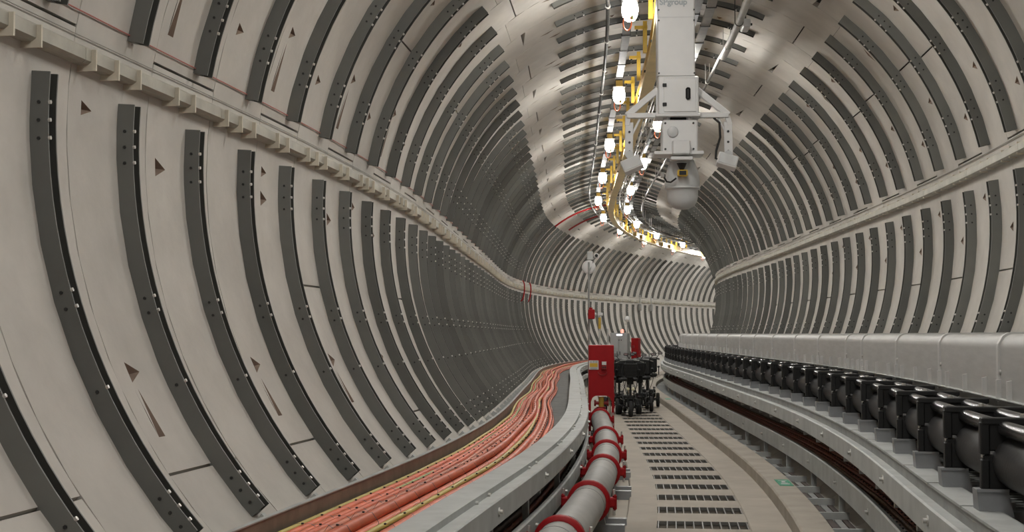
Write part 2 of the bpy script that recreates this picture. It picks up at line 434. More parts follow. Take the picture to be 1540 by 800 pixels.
# small zinc feet under the left channels and ledge rail with its bracket plates
footm = MB().box((0, 0, 0), (.10, .05, .05), 0).box((.0, -.035, -.005), (.03, .02, .085), 0).mesh('channel_foot', M['galv'])
for i in range(I0, 60):
    s = ring(i) + .60; o = lk('channel_foot', footm, wall_left, offr(s, 223.9, R - .035), 0); o.rotation_euler = (0, math.radians(42), -phi(s))
finm = {}
for side, sg in (('l', -1), ('r', 1)):
    finm[side] = MB().box((sg * (R - .045) * math.cos(math.radians(6.7)), 0, R * math.sin(math.radians(6.7))), (.115, .014, .108), 0).mesh('ledge_bracket', M['fin'])
for side, par in (('l', wall_left), ('r', wall_right)):
    sg = -1 if side == 'l' else 1
    a = 180 - 7.1 if sg < 0 else 11.0
    rad = math.radians(7.1 if sg < 0 else 11.0); h0 = R * math.sin(rad); o0 = sg * R * math.cos(rad)
    pr = [(o0, h0 - .045), (o0 - sg * .055, h0 - .045), (o0 - sg * .075, h0 - .03), (o0 - sg * .075, h0 + .03), (o0 - sg * .055, h0 + .045), (o0, h0 + .045)]
    for k in range(-2, 41):
        mb = MB().sweep(pr, fr(ring(2 * k) + .003, ring(2 * k + 2) - .003, .5))
        org = off(ring(2 * k + 1), o0, h0); lk('ledge_rail', mb.mesh('ledge_rail', M['ledge'], org), par, org)
        for d in (.07, .34, .62, 1.16, 1.42):
            s = ring(2 * k) + d
            lk('ledge_bracket', finm[side], par, off(s, 0, 0 if sg < 0 else R * (math.sin(rad) - math.sin(math.radians(6.7)))), -phi(s))
for nm, deg, r_, mt, lab, ss in (
   ('string_wire', 168.6, .004, 'redwire', 'thin red string wire stretched above the left ledge rail', (-1, 60)),
   ('string_wire', 170.9, .003, 'greywire', 'thin grey wire stretched just above the left ledge rail', (-1, 60)),
   ('string_wire', 13.3, .004, 'greywire', 'thin grey wire stretched above the right ledge rail', (6, 48))):
    mb = MB().tube([offr(q, deg, R - .012) for q in fr(ss[0], ss[1], .6)], r_, 5)
    solo(nm, mb, M[mt], offr(ss[0], deg), lab, 'wire')

# ------------------------------------------------------------------ floor, drain grates, kerb
GP, G0, GO, GWD, GL = 1.00144, 11.76, .1513, .762, .47
floor_mb = MB().sweep([(-1.15, -2.72), (-.50, -2.72), (-.50, -2.78), (.90, -2.78), (1.5, -2.70), (1.5, -2.85), (.9, -2.9), (-.9, -2.9), (-1.5, -2.85), (-1.5, -2.72)], fr(-2, 62, 1.0))
floor = tag(lk('floor', floor_mb.mesh('floor', M['pit'])), 'concrete walkway floor with a row of drain grates', None, None, 'structure')
gl, gr = GO - GWD / 2, GO + GWD / 2
for a, b in [(x, x + 4.0) for x in range(-2, 62, 4)]:
    for nm, o0, o1, top in (('walkway_slab', -.50, gl, ZF), ('walkway_slab', gr, .88, ZF), ('pipe_plinth', -1.15, -.505, ZF - .03)):
        mb = MB().sweep([(o0, -2.85), (o0, top - .012), (o0 + .012, top), (o1, top), (o1, -2.85)], fr(a, b, .5))
        org = off(a, o0, ZF); lk(nm, mb.mesh(nm, M['walk'], org), floor, org)
gmb = MB()
for k in range(11): gmb.box((-GWD / 2 + .012 + k * (GWD - .024) / 10, 0, -.016), (.010, GL, .03))
for y in (-GL / 2 + .005, GL / 2 - .005): gmb.box((0, y, -.018), (GWD, .010, .03))
grm = gmb.mesh('drain_grate', M['grate'])
for k in range(-11, 46):
    s = G0 + k * GP            # near edge of the grate
    mb = MB().sweep([(gl, -2.75), (gl, ZF), (gr, ZF), (gr, -2.75)], fr(s + GL, s + GP, .3))
    org = off(s + GL, GO, ZF); lk('walkway_slab', mb.mesh('walkway_slab', M['walk'], org), floor, org)
    lk('drain_grate', grm, floor, off(s + GL / 2, GO, ZF), -phi(s + GL / 2))
kmb = MB().sweep([(.86, -2.75), (.86, -2.515), (.875, -2.50), (1.10, -2.50), (1.115, -2.515), (1.115, -2.75)], fr(-2, 60, 1.05))
kerb = tag(lk('trim_1', kmb.mesh('trim_1', M['kerb'])), 'low concrete kerb along the right of the walkway', None, None, 'structure')
smb = MB().sweep([(.95, -2.4995), (.95, -2.4965), (1.085, -2.4965), (1.085, -2.4995)], fr(13.92, 14.5, .2))
sg_ = root('floor_sign', off(14.2, 1.02, -2.5), 'small green and white sign flat on the kerb', 'sign')
part('sign_plate', smb, M['green'], sg_)
mb = MB()
for a, b, c, d in ((14.05, 14.10, .975, 1.06), (14.15, 14.18, .985, 1.05), (14.22, 14.32, 1.0, 1.035), (14.36, 14.39, .975, 1.06)):
    mb.sweep([(c, -2.4965), (c, -2.495), (d, -2.495), (d, -2.4965)], [a, b])
part('sign_print', mb, M['white'], sg_, 'white print on the sign')
smb = MB().sweep([(.93, -2.4995), (.93, -2.4965), (1.06, -2.4965), (1.06, -2.4995)], fr(32.0, 32.5, .25))
solo('floor_sign', smb, M['green'], off(32.2, 1, -2.5), 'tiny far green sign on the kerb beside the scooters', 'sign')

# ------------------------------------------------------------------ left cable tray with orange cables
T0, T1 = 2.0, 58.0
SS = fr(T0, T1, .7)
lt = root('cable_tray', off(T0, -1.5, -2.15), 'galvanised cable tray along the left wall full of orange cables', 'cable tray')
part('top_flange', MB().sweep([(-1.055, -1.94), (-1.225, -1.94), (-1.225, -1.955), (-1.065, -1.955), (-1.065, -2.0), (-1.055, -2.0)], SS), M['galv'], lt)
part('side_rail', MB().sweep([(-1.06, -1.975), (-.968, -1.968), (-.96, -1.975), (-.96, -2.105), (-.985, -2.115), (-.985, -2.108), (-.967, -2.10), (-.967, -1.985), (-1.06, -1.985)], SS), M['galv'], lt)
part('channel_web', MB().sweep([(-1.06, -1.95), (-1.07, -1.95), (-1.07, -2.11), (-1.06, -2.11)], SS), M['galvd'], lt)
part('back_rail', MB().sweep([(-2.025, -1.98), (-2.01, -1.98), (-2.01, -2.115), (-2.025, -2.115)], SS), [M['rust']], lt, 'brown weathered back rail')
part('rail_edge', MB().sweep([(-2.035, -1.975), (-2.005, -1.975), (-2.005, -1.982), (-2.035, -1.982)], SS), M['galv'], lt)
part('tray_base', MB().sweep([(-2.02, -2.112), (-1.06, -2.112), (-1.06, -2.118), (-2.02, -2.118)], SS), M['galvd'], lt)
mb = MB()
for q in np.arange(T0, 50, .11): mb.sweep([(-2.0, -2.112), (-2.0, -2.100), (-1.08, -2.100), (-1.08, -2.112)], [q, q + .035])
part('tray_rung', mb, M['galvd'], lt, None, True)
for k in range(-2, 22):
    s = 7.854 + 2.1 * k
    if s > 50 or s < T0: continue
    mb = MB()
    c = off(s, -.96, -2.035); d = off(s, -.935, -2.035); mb.cyl(c, d, .013, 6); mb.cyl(off(s, -.96, -2.035), off(s, -.952, -2.035), .024, 10)
    part('rail_bolt', mb, M['zinc'], lt)
    mb = MB().cyl(off(s - .2, -1.055, -1.965), off(s - .2, -1.04, -1.965), .011, 6).cyl(off(s + .2, -1.055, -1.965), off(s + .2, -1.04, -1.965), .011, 6)
    part('rail_bolt', mb, M['zinc'], lt)
    mb = MB(); mb.sweep([(-2.10, -2.17), (-2.10, -2.118), (-1.0, -2.118), (-1.0, -2.17)], [s, s + .05]); part('support_arm', mb, M['galvd'], lt)
lt2 = root('cable_tray', off(T0, -1.2, -2.33), 'lower left cable tray rail beside the grey pipe with dark cables', 'cable tray')
part('side_rail', MB().sweep([(-.997, -2.245), (-.967, -2.24), (-.96, -2.25), (-.96, -2.37), (-.987, -2.38), (-.987, -2.373), (-.967, -2.365), (-.967, -2.25), (-.997, -2.25)], SS), M['galv'], lt2)
part('tray_base', MB().sweep([(-1.75, -2.37), (-.98, -2.37), (-.98, -2.378), (-1.75, -2.378)], SS), M['galvd'], lt2)
for k in range(-2, 22):
    s = 7.3 + 2.1 * k
    if s > 50 or s < T0: continue
    part('rail_bolt', MB().cyl(off(s, -.96, -2.31), off(s, -.94, -2.31), .013, 6), M['zinc'], lt2)
    part('support_leg', MB().sweep([(-1.04, -2.74), (-1.04, -2.378), (-.99, -2.378), (-.99, -2.74)], [s, s + .05]), M['galvd'], lt2)
    part('support_leg', MB().sweep([(-1.05, -2.37), (-1.05, -2.118), (-1.01, -2.118), (-1.01, -2.37)], [s, s + .05]), M['galvd'], lt2)
rngc = random.Random(3)
def sway(seed):
    a = [rngc.uniform(.5, 1.2) for _ in range(3)]; b = [rngc.uniform(0, 6.28) for _ in range(3)]
    return lambda s: sum(math.sin(s * a[k] + b[k]) for k in range(3)) / 3
shared_sway = sway(0)
def bundle(o_near, cables, label, step=.36, base=-2.10, s0=T0, s1=52, conv=True, amp=.03, tie_r=None, name='cable_bundle', group=None):
    rt = root(name, off(s0, o_near, base), label, 'cables', group)
    sw = sway(0)
    def oc(s):
        o = o_near
        if conv:
            f = min(1, max(0, (s - 10) / 12)); f = f * f * (3 - 2 * f); o = -1.95 + (o_near + 1.95) * (1 - .36 * f)
        return o + ((.028 * shared_sway(s) if conv else 0) + amp * .5 * sw(s)) * (.4 if s < 11 else 1)
    ties = MB()
    for do, dh, r_, mt in cables:
        ww = sway(1)
        pts = [off(s, oc(s) + do + .006 * ww(s * 2.3), base + dh + r_) for s in fr(s0, s1, .3)]
        part('cable', MB().tube(pts, r_ * (.9 if conv else 1), 8), M[mt], rt)
    lo = min(d - r for d, h, r, m in cables) - .004; hi = max(d + r for d, h, r, m in cables) + .004; top = max(h + 2 * r for d, h, r, m in cables) + .004
    for s in np.arange(s0 + .2, s1, step):
        c = oc(s); mid = (lo + hi) / 2
        ties.sweep([(c + lo, base), (c + lo, base + top * .62), (c + lo + (hi - lo) * .22, base + top), (c + hi - (hi - lo) * .22, base + top), (c + hi, base + top * .62), (c + hi, base)], [s, s + .012], cap=False)
        ties.box(off(s, c + mid, base + top + .002), (.012, .014, .008))
    part('cable_tie', ties, M['tie'], rt, None, True)
    return rt
bundle(-1.905, [(-.058, .012, .019, 'yellowc'), (-.01, 0, .027, 'orange'), (.052, 0, .027, 'orange')], 'orange cables with a thin yellow earth wire nearest the left tray back rail')
bundle(-1.785, [(-.03, 0, .026, 'orange'), (.025, .0, .026, 'orange2'), (-.068, .022, .014, 'greenc')], 'orange cable pair with a thin yellow green cable, second from back rail')
bundle(-1.675, [(-.035, 0, .026, 'orange2'), (.02, .0, .025, 'orange')], 'faded orange cable pair, third from the left back rail')
bundle(-1.545, [(-.055, 0, .037, 'orange'), (.022, 0, .037, 'orange'), (-.016, .058, .034, 'orange')], 'thick stacked bright orange cables in the middle of the left tray', .5)
bundle(-1.425, [(-.05, .028, .021, 'yellowc'), (.018, 0, .037, 'orange')], 'orange cable with a long yellow cable right of the tray middle', .45)
bundle(-1.325, [(-.02, 0, .033, 'orange2'), (.042, 0, .026, 'orange')], 'pair of thick orange cables near the left tray front flange')
bundle(-1.245, [(0, 0, .022, 'orange')], 'single thin orange cable closest to the left tray front flange', .25, amp=.012)
bundle(-1.06, [(-.02, 0, .024, 'darkc'), (.028, 0, .024, 'darkc')], 'dark brown cables lying against the lower left tray rail', .3, -2.37, conv=False, amp=.008)
bundle(-1.16, [(-.03, 0, .026, 'darkc'), (.022, 0, .022, 'brownc'), (-.0, .045, .022, 'darkc')], 'middle dark cable bundle in the lower left tray', .3, -2.37, conv=False, amp=.01)
bundle(-1.32, [(-.03, 0, .028, 'darkc'), (.03, 0, .028, 'brownc')], 'inner dark cable bundle in the lower left tray', .3, -2.37, conv=False, amp=.01)

# ------------------------------------------------------------------ right trays
rl = root('cable_tray', off(T0, 1.6, -2.45), 'lower right cable tray rail beside the kerb with brown cables', 'cable tray')
part('side_rail', MB().sweep([(1.375, -2.25), (1.345, -2.245), (1.335, -2.255), (1.335, -2.43), (1.345, -2.44), (1.375, -2.435), (1.375, -2.428), (1.347, -2.432), (1.343, -2.425), (1.343, -2.26), (1.347, -2.253), (1.375, -2.258)], SS), M['galv'], rl)
part('tray_base', MB().sweep([(1.345, -2.43), (1.86, -2.43), (1.86, -2.437), (1.345, -2.437)], SS), M['hole'], rl)
mb = MB()
for q in np.arange(T0, 42, .13): mb.sweep([(1.35, -2.43), (1.35, -2.352), (1.85, -2.352), (1.85, -2.43)], [q, q + .04])
part('tray_rung', mb, M['galvd'], rl, None, True)
for k in range(-5, 16):
    s = 12.747 + 2.06 * k
    if s < T0: continue
    part('rail_bolt', MB().cyl(off(s, 1.335, -2.34), off(s, 1.31, -2.34), .014, 6).cyl(off(s, 1.335, -2.34), off(s, 1.328, -2.34), .024, 10), M['zinc'], rl)
    part('support_leg', MB().sweep([(1.36, -2.72), (1.36, -2.437), (1.41, -2.437), (1.41, -2.72)], [s, s + .05]), M['galv'], rl)
lowt = root('ladder_tray', off(T0, 1.3, -2.7), 'low ladder tray in the gap between kerb and right lower rail', 'cable tray')
for k in range(-10, 34):
    s = 12.515 + 1.04 * k
    part('rung', MB().sweep([(1.125, -2.66), (1.125, -2.60), (1.15, -2.575), (1.42, -2.575), (1.42, -2.66)], [s, s + .035]), M['galv'], lowt)
for k, (o0, o1, mt) in enumerate(((1.14, 1.20, 'galvd'), (1.215, 1.27, 'darkc'), (1.285, 1.34, 'galvd'), (1.352, 1.40, 'darkc'))):
    part('longitudinal_strip', MB().sweep([(o0, -2.66), (o0, -2.635), (o1, -2.635), (o1, -2.66)], SS), M[mt], lowt)
ru = root('cable_tray', off(T0, 1.6, -2.05), 'upper right cable tray with flat flange plates below black cables', 'cable tray')
part('side_rail', MB().sweep([(1.325, -1.875), (1.26, -1.868), (1.25, -1.876), (1.25, -2.01), (1.262, -2.02), (1.29, -2.02), (1.29, -2.012), (1.262, -2.01), (1.258, -2.0), (1.258, -1.88), (1.262, -1.876), (1.325, -1.883)], SS), M['galv'], ru)
part('channel_web', MB().sweep([(1.32, -1.875), (1.326, -1.875), (1.326, -1.806), (1.32, -1.806)], SS), M['galvd'], ru)
part('tray_base', MB().sweep([(1.30, -1.99), (2.1, -1.99), (2.1, -1.998), (1.30, -1.998)], SS), M['hole'], ru)
mb = MB()
for q in np.arange(T0, 40, .13): mb.sweep([(1.46, -1.99), (1.46, -1.955), (2.08, -1.955), (2.08, -1.99)], [q, q + .04])
part('tray_rung', mb, M['galvd'], ru, None, True)
for k in range(-8, 36):
    s = 10.53 + 1.01 * k
    part('flange_plate', MB().sweep([(1.314, -1.80), (1.314, -1.812), (1.318, -1.812), (1.318, -1.806), (1.452, -1.806), (1.452, -1.80)], [s + .03, s + .4, s + .75, s + .998]), M['galv'], ru)
    part('flange_lip', MB().sweep([(1.445, -1.80), (1.452, -1.80), (1.452, -1.985), (1.445, -1.985)], [s + .012, s + .998]), M['galvd'], ru)
    part('hanger_tab', MB().sweep([(1.27, -2.06), (1.27, -2.0), (1.31, -2.0), (1.31, -2.06)], [s + .1, s + .13]), M['zinc'], ru)
for k in range(-5, 15):
    s = 11.0 + 1.98 * k
    if s < T0: continue
    part('rail_bolt', MB().cyl(off(s, 1.25, -1.935), off(s, 1.225, -1.935), .014, 6).cyl(off(s, 1.25, -1.935), off(s, 1.243, -1.935), .026, 10), M['zinc'], ru)
    part('support_leg', MB().sweep([(1.97, -2.2), (1.97, -1.998), (2.02, -1.998), (2.02, -2.2)], [s, s + .05]), M['galvd'], ru)
for o, c, lab in (
   (1.43, [(-.02, 0, .02, 'brownc'), (.022, 0, .02, 'tanc')], 'brown and tan cable pair next to the right lower rail'),
   (1.53, [(-.025, 0, .02, 'tanc'), (.02, 0, .022, 'brownc')], 'tan and brown cable bundle, second in the right lower tray'),
   (1.63, [(-.02, 0, .022, 'brownc'), (.025, 0, .022, 'brownc')], 'red brown cable pair in the middle of the right lower tray'),
   (1.74, [(-.03, 0, .028, 'brownc'), (.03, 0, .028, 'tanc')], 'thick brown cables deepest in the right lower tray')):
    bundle(o, c, lab, .16, -2.35, T0, 44, False, .012)
for o, c, lab in (
   (1.52, [(-.025, 0, .022, 'brownc'), (.025, 0, .022, 'tanc')], 'brown cable pair under the grey cleat feet'),
   (1.62, [(-.025, 0, .022, 'brownc'), (.025, 0, .022, 'brownc')], 'dark brown cables behind the grey cleat feet')):
    bundle(o, c, lab, .2, -1.955, T0, 40, False, .008)

# ------------------------------------------------------------------ high voltage cables in cleats, duct
for nm, o, h, r_, lab in (('cooling_tube', 1.47, -1.448, .033, 'thin glossy black tube on the walkway side above the thick black cable'),
                      ('cooling_tube', 1.635, -1.44, .033, 'thin glossy black tube on the duct side above the thick black cable'),
                      ('high_voltage_cable', 1.535, -1.595, .118, 'thick black high voltage cable running through the black cleats')):
    solo(nm, MB().tube([off(s, o, h) for s in fr(1, 47, .4)], r_, 18), M['cableblk' if nm[0] == 'h' else 'tubeblk'], off(1, o, h), lab, 'cable' if nm[0] == 'h' else 'tube')
def cleat_mesh():
    f = MB()   # local: x = o - 1.4, z = h + 1.4, y along the tunnel
    f.bbox((.165, 0, -.07), (.37, .035, .14), .006).bbox((.165, 0, -.012), (.385, .06, .03), .005).bbox((-.012, 0, -.085), (.04, .05, .14), .005)
    b = MB(); b.bbox((.165, 0, -.235), (.37, .035, .16), .006).bbox((-.012, 0, -.24), (.035, .05, .13), .005)
    bo = MB()
    bo.cyl((.15, 0, .0), (.15, 0, .018), .012, 6); bo.cyl((-.015, 0, -.168), (-.015, 0, -.142), .012, 6)
    ft = MB(); ft.add([(.01, -.03, -.305), (.14, -.03, -.305), (.165, -.03, -.42), (.02, -.03, -.42), (.01, .08, -.305), (.14, .08, -.305), (.165, .11, -.42), (.02, .11, -.42)],
                      [(0, 1, 2, 3), (5, 4, 7, 6), (4, 5, 1, 0), (1, 5, 6, 2), (4, 0, 3, 7), (3, 2, 6, 7)])
    ft.box((.075, -.034, -.306), (.134, .010, .012)); ft.box((.2, .03, -.50), (.34, .06, .06)); ft.box((.2, .03, -.45), (.06, .06, .10))
    return f.mesh('clamp_frame', M['black']), b.mesh('clamp_base', M['black']), bo.mesh('clamp_bolt', M['zinc']), ft.mesh('support_foot', M['foot'])
CF, CB, CBO, CFT = cleat_mesh()
cproto = None
for k in range(0, 41):
    s = 6.33 + k * 1.0
    if cproto is None:
        cproto = root('cable_cleat', (0, 0, 0), 'x', 'cable cleat', 'black cleats on the high voltage cables')
        for nm, me in (('clamp_frame', CF), ('clamp_base', CB), ('clamp_bolt', CBO), ('support_foot', CFT)): lk(nm, me, cproto, (-.06, .0, 0) if nm == 'support_foot' else None)
        c = cproto
    else: c = copy_tree(cproto)
    c.location = off(s, 1.4, -1.405); c.rotation_euler = (0, 0, -phi(s))
    c['label'] = f'{nth(k)} black cable cleat on grey foot, counted from the right edge of the photo'
DJ = [2.2, 4.2, 6.2, 8.22, 10.33, 12.34, 14.3, 15.32, 17.27, 19.16, 21.32, 23.44, 25.41, 27.59, 29.58, 31.6, 33.6, 35.6, 37.6, 39.6, 41.6, 43.6, 45.6]
vis = 0
for a, b in zip(DJ[:-1], DJ[1:]):
    if b <= 7: lab = 'brushed metal duct cover %s past the right edge of the photo' % ('just' if b > 5 else 'farther')
    else:
        lab = f'{nth(vis)} brushed metal duct cover by the right wall, counted from the right photo edge'; vis += 1
    d = root('duct_cover', off(a, 1.8, -1.41), lab, 'duct', 'metal duct covers above the black cables')
    pr = [(1.80, -1.40), (1.80, -1.12)] + [(1.88 - .08 * math.cos(t), -1.12 + .08 * math.sin(t)) for t in [math.radians(x) for x in (15, 30, 45, 60, 75)]] + [(1.88, -1.04), (2.70, -1.033)]
    n = len(pr); ss = fr(a + .004, b - .004, .7)
    mb = MB(); vs = [off(q, o, h) for q in ss for o, h in pr]
    mb.add(vs, [(i * n + k, (i + 1) * n + k, (i + 1) * n + k + 1, i * n + k + 1) for i in range(len(ss) - 1) for k in range(n - 1)], 0, True)
    part('cover_sheet', mb, M['alu'], d)
    pj = [(o - .012 if k < 3 else o - .009, h + (.010 if k > 3 else .003)) for k, (o, h) in enumerate(pr)]
    mb = MB().sweep(pj + [(2.70, -1.05), (1.90, -1.055), (1.815, -1.12), (1.815, -1.40)], [b - .035, b + .02]); part('joint_band', mb, M['alub'], d)
    part('base_flange', MB().sweep([(1.79, -1.43), (1.79, -1.405), (1.765, -1.40), (1.765, -1.395), (1.80, -1.395), (1.80, -1.43)], ss), M['galv'], d)
    part('skirt', MB().sweep([(1.80, -1.70), (1.80, -1.43), (1.81, -1.43), (1.81, -1.70)], ss), M['alu'], d)
    for t in ((b - a) * .18, (b - a) * .5, (b - a) * .82, (b - a) * .97):
        part('strap_tab', MB().sweep([(1.775, -1.41), (1.775, -1.295), (1.80, -1.29), (1.80, -1.41)], [a + t, a + t + .035]), M['alub'], d)
    part('rivet', MB().cyl(off(b - .05, 1.80, -1.25), off(b - .05, 1.79, -1.25), .012, 8).cyl(off(b - .05, 1.80, -1.36), off(b - .05, 1.785, -1.36), .012, 8), M['zinc'], d)

# ------------------------------------------------------------------ grey fire main pipe with red couplings
PO, PH, PR = -.745, -2.352, .137
pz = root('fire_main_pipe', off(6, PO, ZF), 'grey fire main pipe with red couplings along the walkway', 'pipe')
CPL = [6.7, 8.93, 11.13, 13.65, 15.56, 17.84, 22.1]
ends = [5.0] + CPL
for a, b in zip(ends[:-1], ends[1:]):
    part('pipe_section', MB().tube([off(s, PO, PH) for s in fr(a, b, .3)], PR, 28), M['pipe'], pz)
for s in CPL:
    mb = MB(); prof = [(PR + .002, -.055), (PR + .028, -.05), (PR + .034, -.02), (PR + .034, .02), (PR + .028, .05), (PR + .002, .055)]
    F = phi(s); rot = Matrix.Rotation(-F, 3, 'Z'); c = off(s, PO, PH)
    tmp = MB().lathe(prof, (0, 0, 0), 28, 0, 'y'); tmp.v = [rot @ v + c for v in tmp.v]
    mb.add(tmp.v, tmp.f, 0, True)
    for sg in (-1, 1):
        mb.bbox(c + rot @ Vector((sg * (PR + .045), 0, 0.0)), (.07, .07, .08), .012, 0, rot)
        mb.bbox(c + rot @ Vector((sg * (PR + .066), 0, 0.0)), (.032, .045, .125), .012, 0, rot)
    cp = part('pipe_coupling', mb, M['red'], pz)
    for sg in (-1, 1):
        q = c + rot @ Vector((sg * (PR + .06), 0, 0)); part('coupling_bolt', MB().cyl(q + Vector((0, 0, -.1)), q + Vector((0, 0, .1)), .011, 8), M['zinc'], cp)
    for d in (-.28, .25):
        part('groove_ring', MB().tube([off(s + d - .012, PO, PH), off(s + d + .012, PO, PH)], PR + .0025, 28), M['galvd'], pz)
    for d in (.35, .75):
        mb = MB(); mb.sweep([(PO - .17, ZF - .03), (PO - .17, -2.575), (PO + .265, -2.575), (PO + .265, ZF - .03)], [s + d, s + d + .09]); mb.sweep([(PO - .11, -2.575), (PO - .09, -2.47), (PO + .09, -2.47), (PO + .11, -2.575)], [s + d + .01, s + d + .08])
        part('support_foot', mb, M['foot'], pz)
part('riser_flange', MB().cyl(off(22.2, PO, PH), off(22.42, PO, PH), .155, 20).cyl(off(22.42, PO, PH), off(22.8, PO, PH + .05), .11, 16), M['redd'], pz)

# ------------------------------------------------------------------ red hydrant cabinet (local frame: x across, y along, z up from floor)
def cabinet():
    s = 22.6; rt = root('hydrant_cabinet', off(s, -.715, ZF), 'tall red hydrant cabinet with arched base straddling the grey pipe', 'cabinet', None, -phi(s) - .02)
    W, H, Dp = .405, 1.42, .42
    b = MB(); b.bbox((0, Dp / 2, 1.05), (W, Dp, H - .68), .008)
    lpart('cabinet_box', b, M['red'], rt)
    # front plate with an arch cut out
    f = MB(); n = 14; xs = [-.165 + .33 * k / n for k in range(n + 1)]
    def top(x):
        r = .10; ax = .165 - abs(x)
        return .62 - (r - math.sqrt(max(0, r * r - (r - ax) ** 2)) if ax < r else 0)
    vs = []; fs = []
    for y in (-.005, .0):
        for x in xs: vs += [(x, y, top(x)), (x, y, .69)]
    m = 2 * (n + 1)
    for k in range(n):
        a = 2 * k; fs += [(a, a + 2, a + 3, a + 1), (m + a + 1, m + a + 3, m + a + 2, m + a), (a, m + a, m + a + 2, a + 2)]
    f.add(vs, fs); lpart('arch_plate', f, M['red'], rt)
    for sg in (-1, 1):
        lpart('leg', MB().box((sg * .183, .04, .345), (.037, .085, .69)).box((sg * .199, .2, .345), (.006, Dp, .69)), M['red'], rt)
    lpart('warning_plate', MB().bbox((-.12, -.008, 1.105), (.155, .012, .145), .003, 0).box((-.12, -.016, 1.105), (.125, .004, .06), 1).box((-.165, -.016, 1.155), (.03, .004, .025), 2).box((-.12, -.016, 1.158), (.03, .004, .025), 2).box((-.078, -.016, 1.155), (.03, .004, .025), 2).box((-.12, -.016, 1.052), (.11, .004, .018), 2), [M['whited'], M['yellow'], M['cab']], rt, 'white and yellow warning plate')
    sb = lpart('call_point', MB().bbox((.045, -.03, 1.10), (.085, .055, .13), .008), M['redd'], rt)
    lpart('call_plate', MB().box((.045, -.06, 1.135), (.07, .006, .05)), M['white'], sb, 'white plate')
    lpart('call_knob', MB().cyl((.03, -.055, 1.075), (.03, -.075, 1.075), .012, 10).cyl((.062, -.055, 1.075), (.062, -.075, 1.075), .012, 10), M['hole'], sb)
    lpart('cable_hose', MB().tube([(-.03 + .07 * math.cos(a) + .05, -.012, 1.0 + .055 * math.sin(a)) for a in [math.pi + .3 * k for k in range(11)]], .008, 6), M['redd'], rt)
    v = MB().cyl((0, .1, .34), (0, .1, .60), .045, 14, 0); lpart('valve_body', v, M['yellowd'], rt, 'yellow valve body')
    lpart('valve_flange', MB().cyl((0, .1, .36), (0, .1, .40), .085, 14).cyl((0, .1, .41), (0, .1, .44), .075, 14).cyl((-.1, .1, .50), (.1, .1, .50), .028, 10).cyl((-.115, .1, .50), (-.085, .1, .50), .05, 12).cyl((.085, .1, .50), (.115, .1, .50), .05, 12).cyl((0, .1, .26), (0, .1, .36), .06, 14), M['redd'], rt)
    lpart('gauge_tube', MB().cyl((.12, .12, .1), (.12, .12, .62), .012, 8).cyl((.145, .15, .1), (.145, .15, .62), .008, 8), M['cream'], rt)
    for z in (.45, .62, .95, 1.2): lpart('hinge', MB().box((.205, .03, z), (.012, .02, .06)), M['redd'], rt)
    return rt
cabinet()
# pole with round antenna, camera and red sounder
s = 23.4; rt = root('antenna_pole', off(s, -.90, ZF), 'thin grey pole carrying a round white antenna and a small camera', 'antenna', None, -phi(s))
lpart('pole', MB().cyl((0, 0, 0), (0, 0, 2.78), .018, 10), M['galvd'], rt)
lpart('dish', MB().lathe([(0, -.06), (.10, -.055), (.115, -.045), (.115, -.02), (.08, .0), (0, .0)], (0, 0, 2.70), 24, 0, 'y'), M['white'], rt)
lpart('camera_bracket', MB().bbox((.02, .06, 2.89), (.10, .1, .14), .01).box((.075, .03, 2.84), (.05, .03, .03)), M['galv'], rt)
lpart('camera_body', MB().bbox((.125, 0, 2.885), (.075, .14, .075), .012).cyl((.125, -.075, 2.885), (.125, -.085, 2.885), .026, 14, 1), [M['white'], M['black']], rt)
lpart('mast_strut', MB().cyl((.0, 0, 2.6), (.09, .02, 2.83), .01, 8), M['galvd'], rt)
rt = root('alarm_sounder', off(s - .15, -.86, -.71), 'small red alarm sounder box fixed on the antenna pole', 'alarm', None, -phi(s))
lpart('sounder_box', MB().bbox((0, 0, 0), (.11, .09, .16), .012).cyl((-.01, 0, .08), (-.01, 0, .11), .03, 10), M['red'], rt)
lpart('strobe_lens', MB().lathe([(.028, 0), (.024, .02), (0, .03)], (.055, 0, .0), 12, 0, 'x'), M['white'], rt)
lpart('bracket', MB().box((-.05, .06, 0), (.03, .08, .04)), M['galvd'], rt)

# ------------------------------------------------------------------ far cabinets
s = 50.0; rt = root('control_cabinet', off(s, -.72, ZF), 'tall grey electrical cabinet far down the walkway with orange beacon', 'cabinet', None, -phi(s) - .1)
lpart('cabinet_body', MB().bbox((0, .2, .86), (.62, .4, 1.5), .01).box((0, .2, .06), (.6, .38, .12)), M['cab'], rt)
for sg in (-1, 1):
    dr = lpart('door', MB().bbox((sg * .152, -.012, .88), (.29, .024, 1.40), .004), M['cab'], rt)
    lpart('handle', MB().box((sg * .05 if sg > 0 else -.05, -.035, .9), (.02, .03, .12)), M['hole'], dr)
lpart('display', MB().box((.03, -.03, 1.54), (.2, .01, .05)), M['led'], rt)
lpart('door_lamp', MB().cyl((.02, -.02, 1.36), (.02, -.035, 1.36), .02, 10).cyl((.1, -.02, 1.36), (.1, -.035, 1.36), .02, 10), M['hole'], rt)
lpart('beacon', MB().lathe([(.05, 0), (.055, .02), (.055, .1), (.03, .13), (0, .135)], (.08, .2, 1.61), 14), M['beacon'], rt, 'orange beacon')
lpart('dish_arm', MB().cyl((.27, .2, 1.6), (.27, .2, 2.15), .014, 8), M['galvd'], rt)
lpart('round_antenna', MB().lathe([(0, -.05), (.1, -.04), (.11, 0), (0, .01)], (.27, .15, 2.1), 16, 0, 'y'), M['white'], rt)
s = 47.5; rt = root('control_cabinet', off(s, -.76, ZF), 'small grey cabinet in front of the tall far cabinet', 'cabinet', None, -phi(s) - .1)
lpart('cabinet_body', MB().bbox((0, .15, .72), (.30, .3, .92), .01).box((0, .15, .13), (.28, .28, .26)), M['cab'], rt)
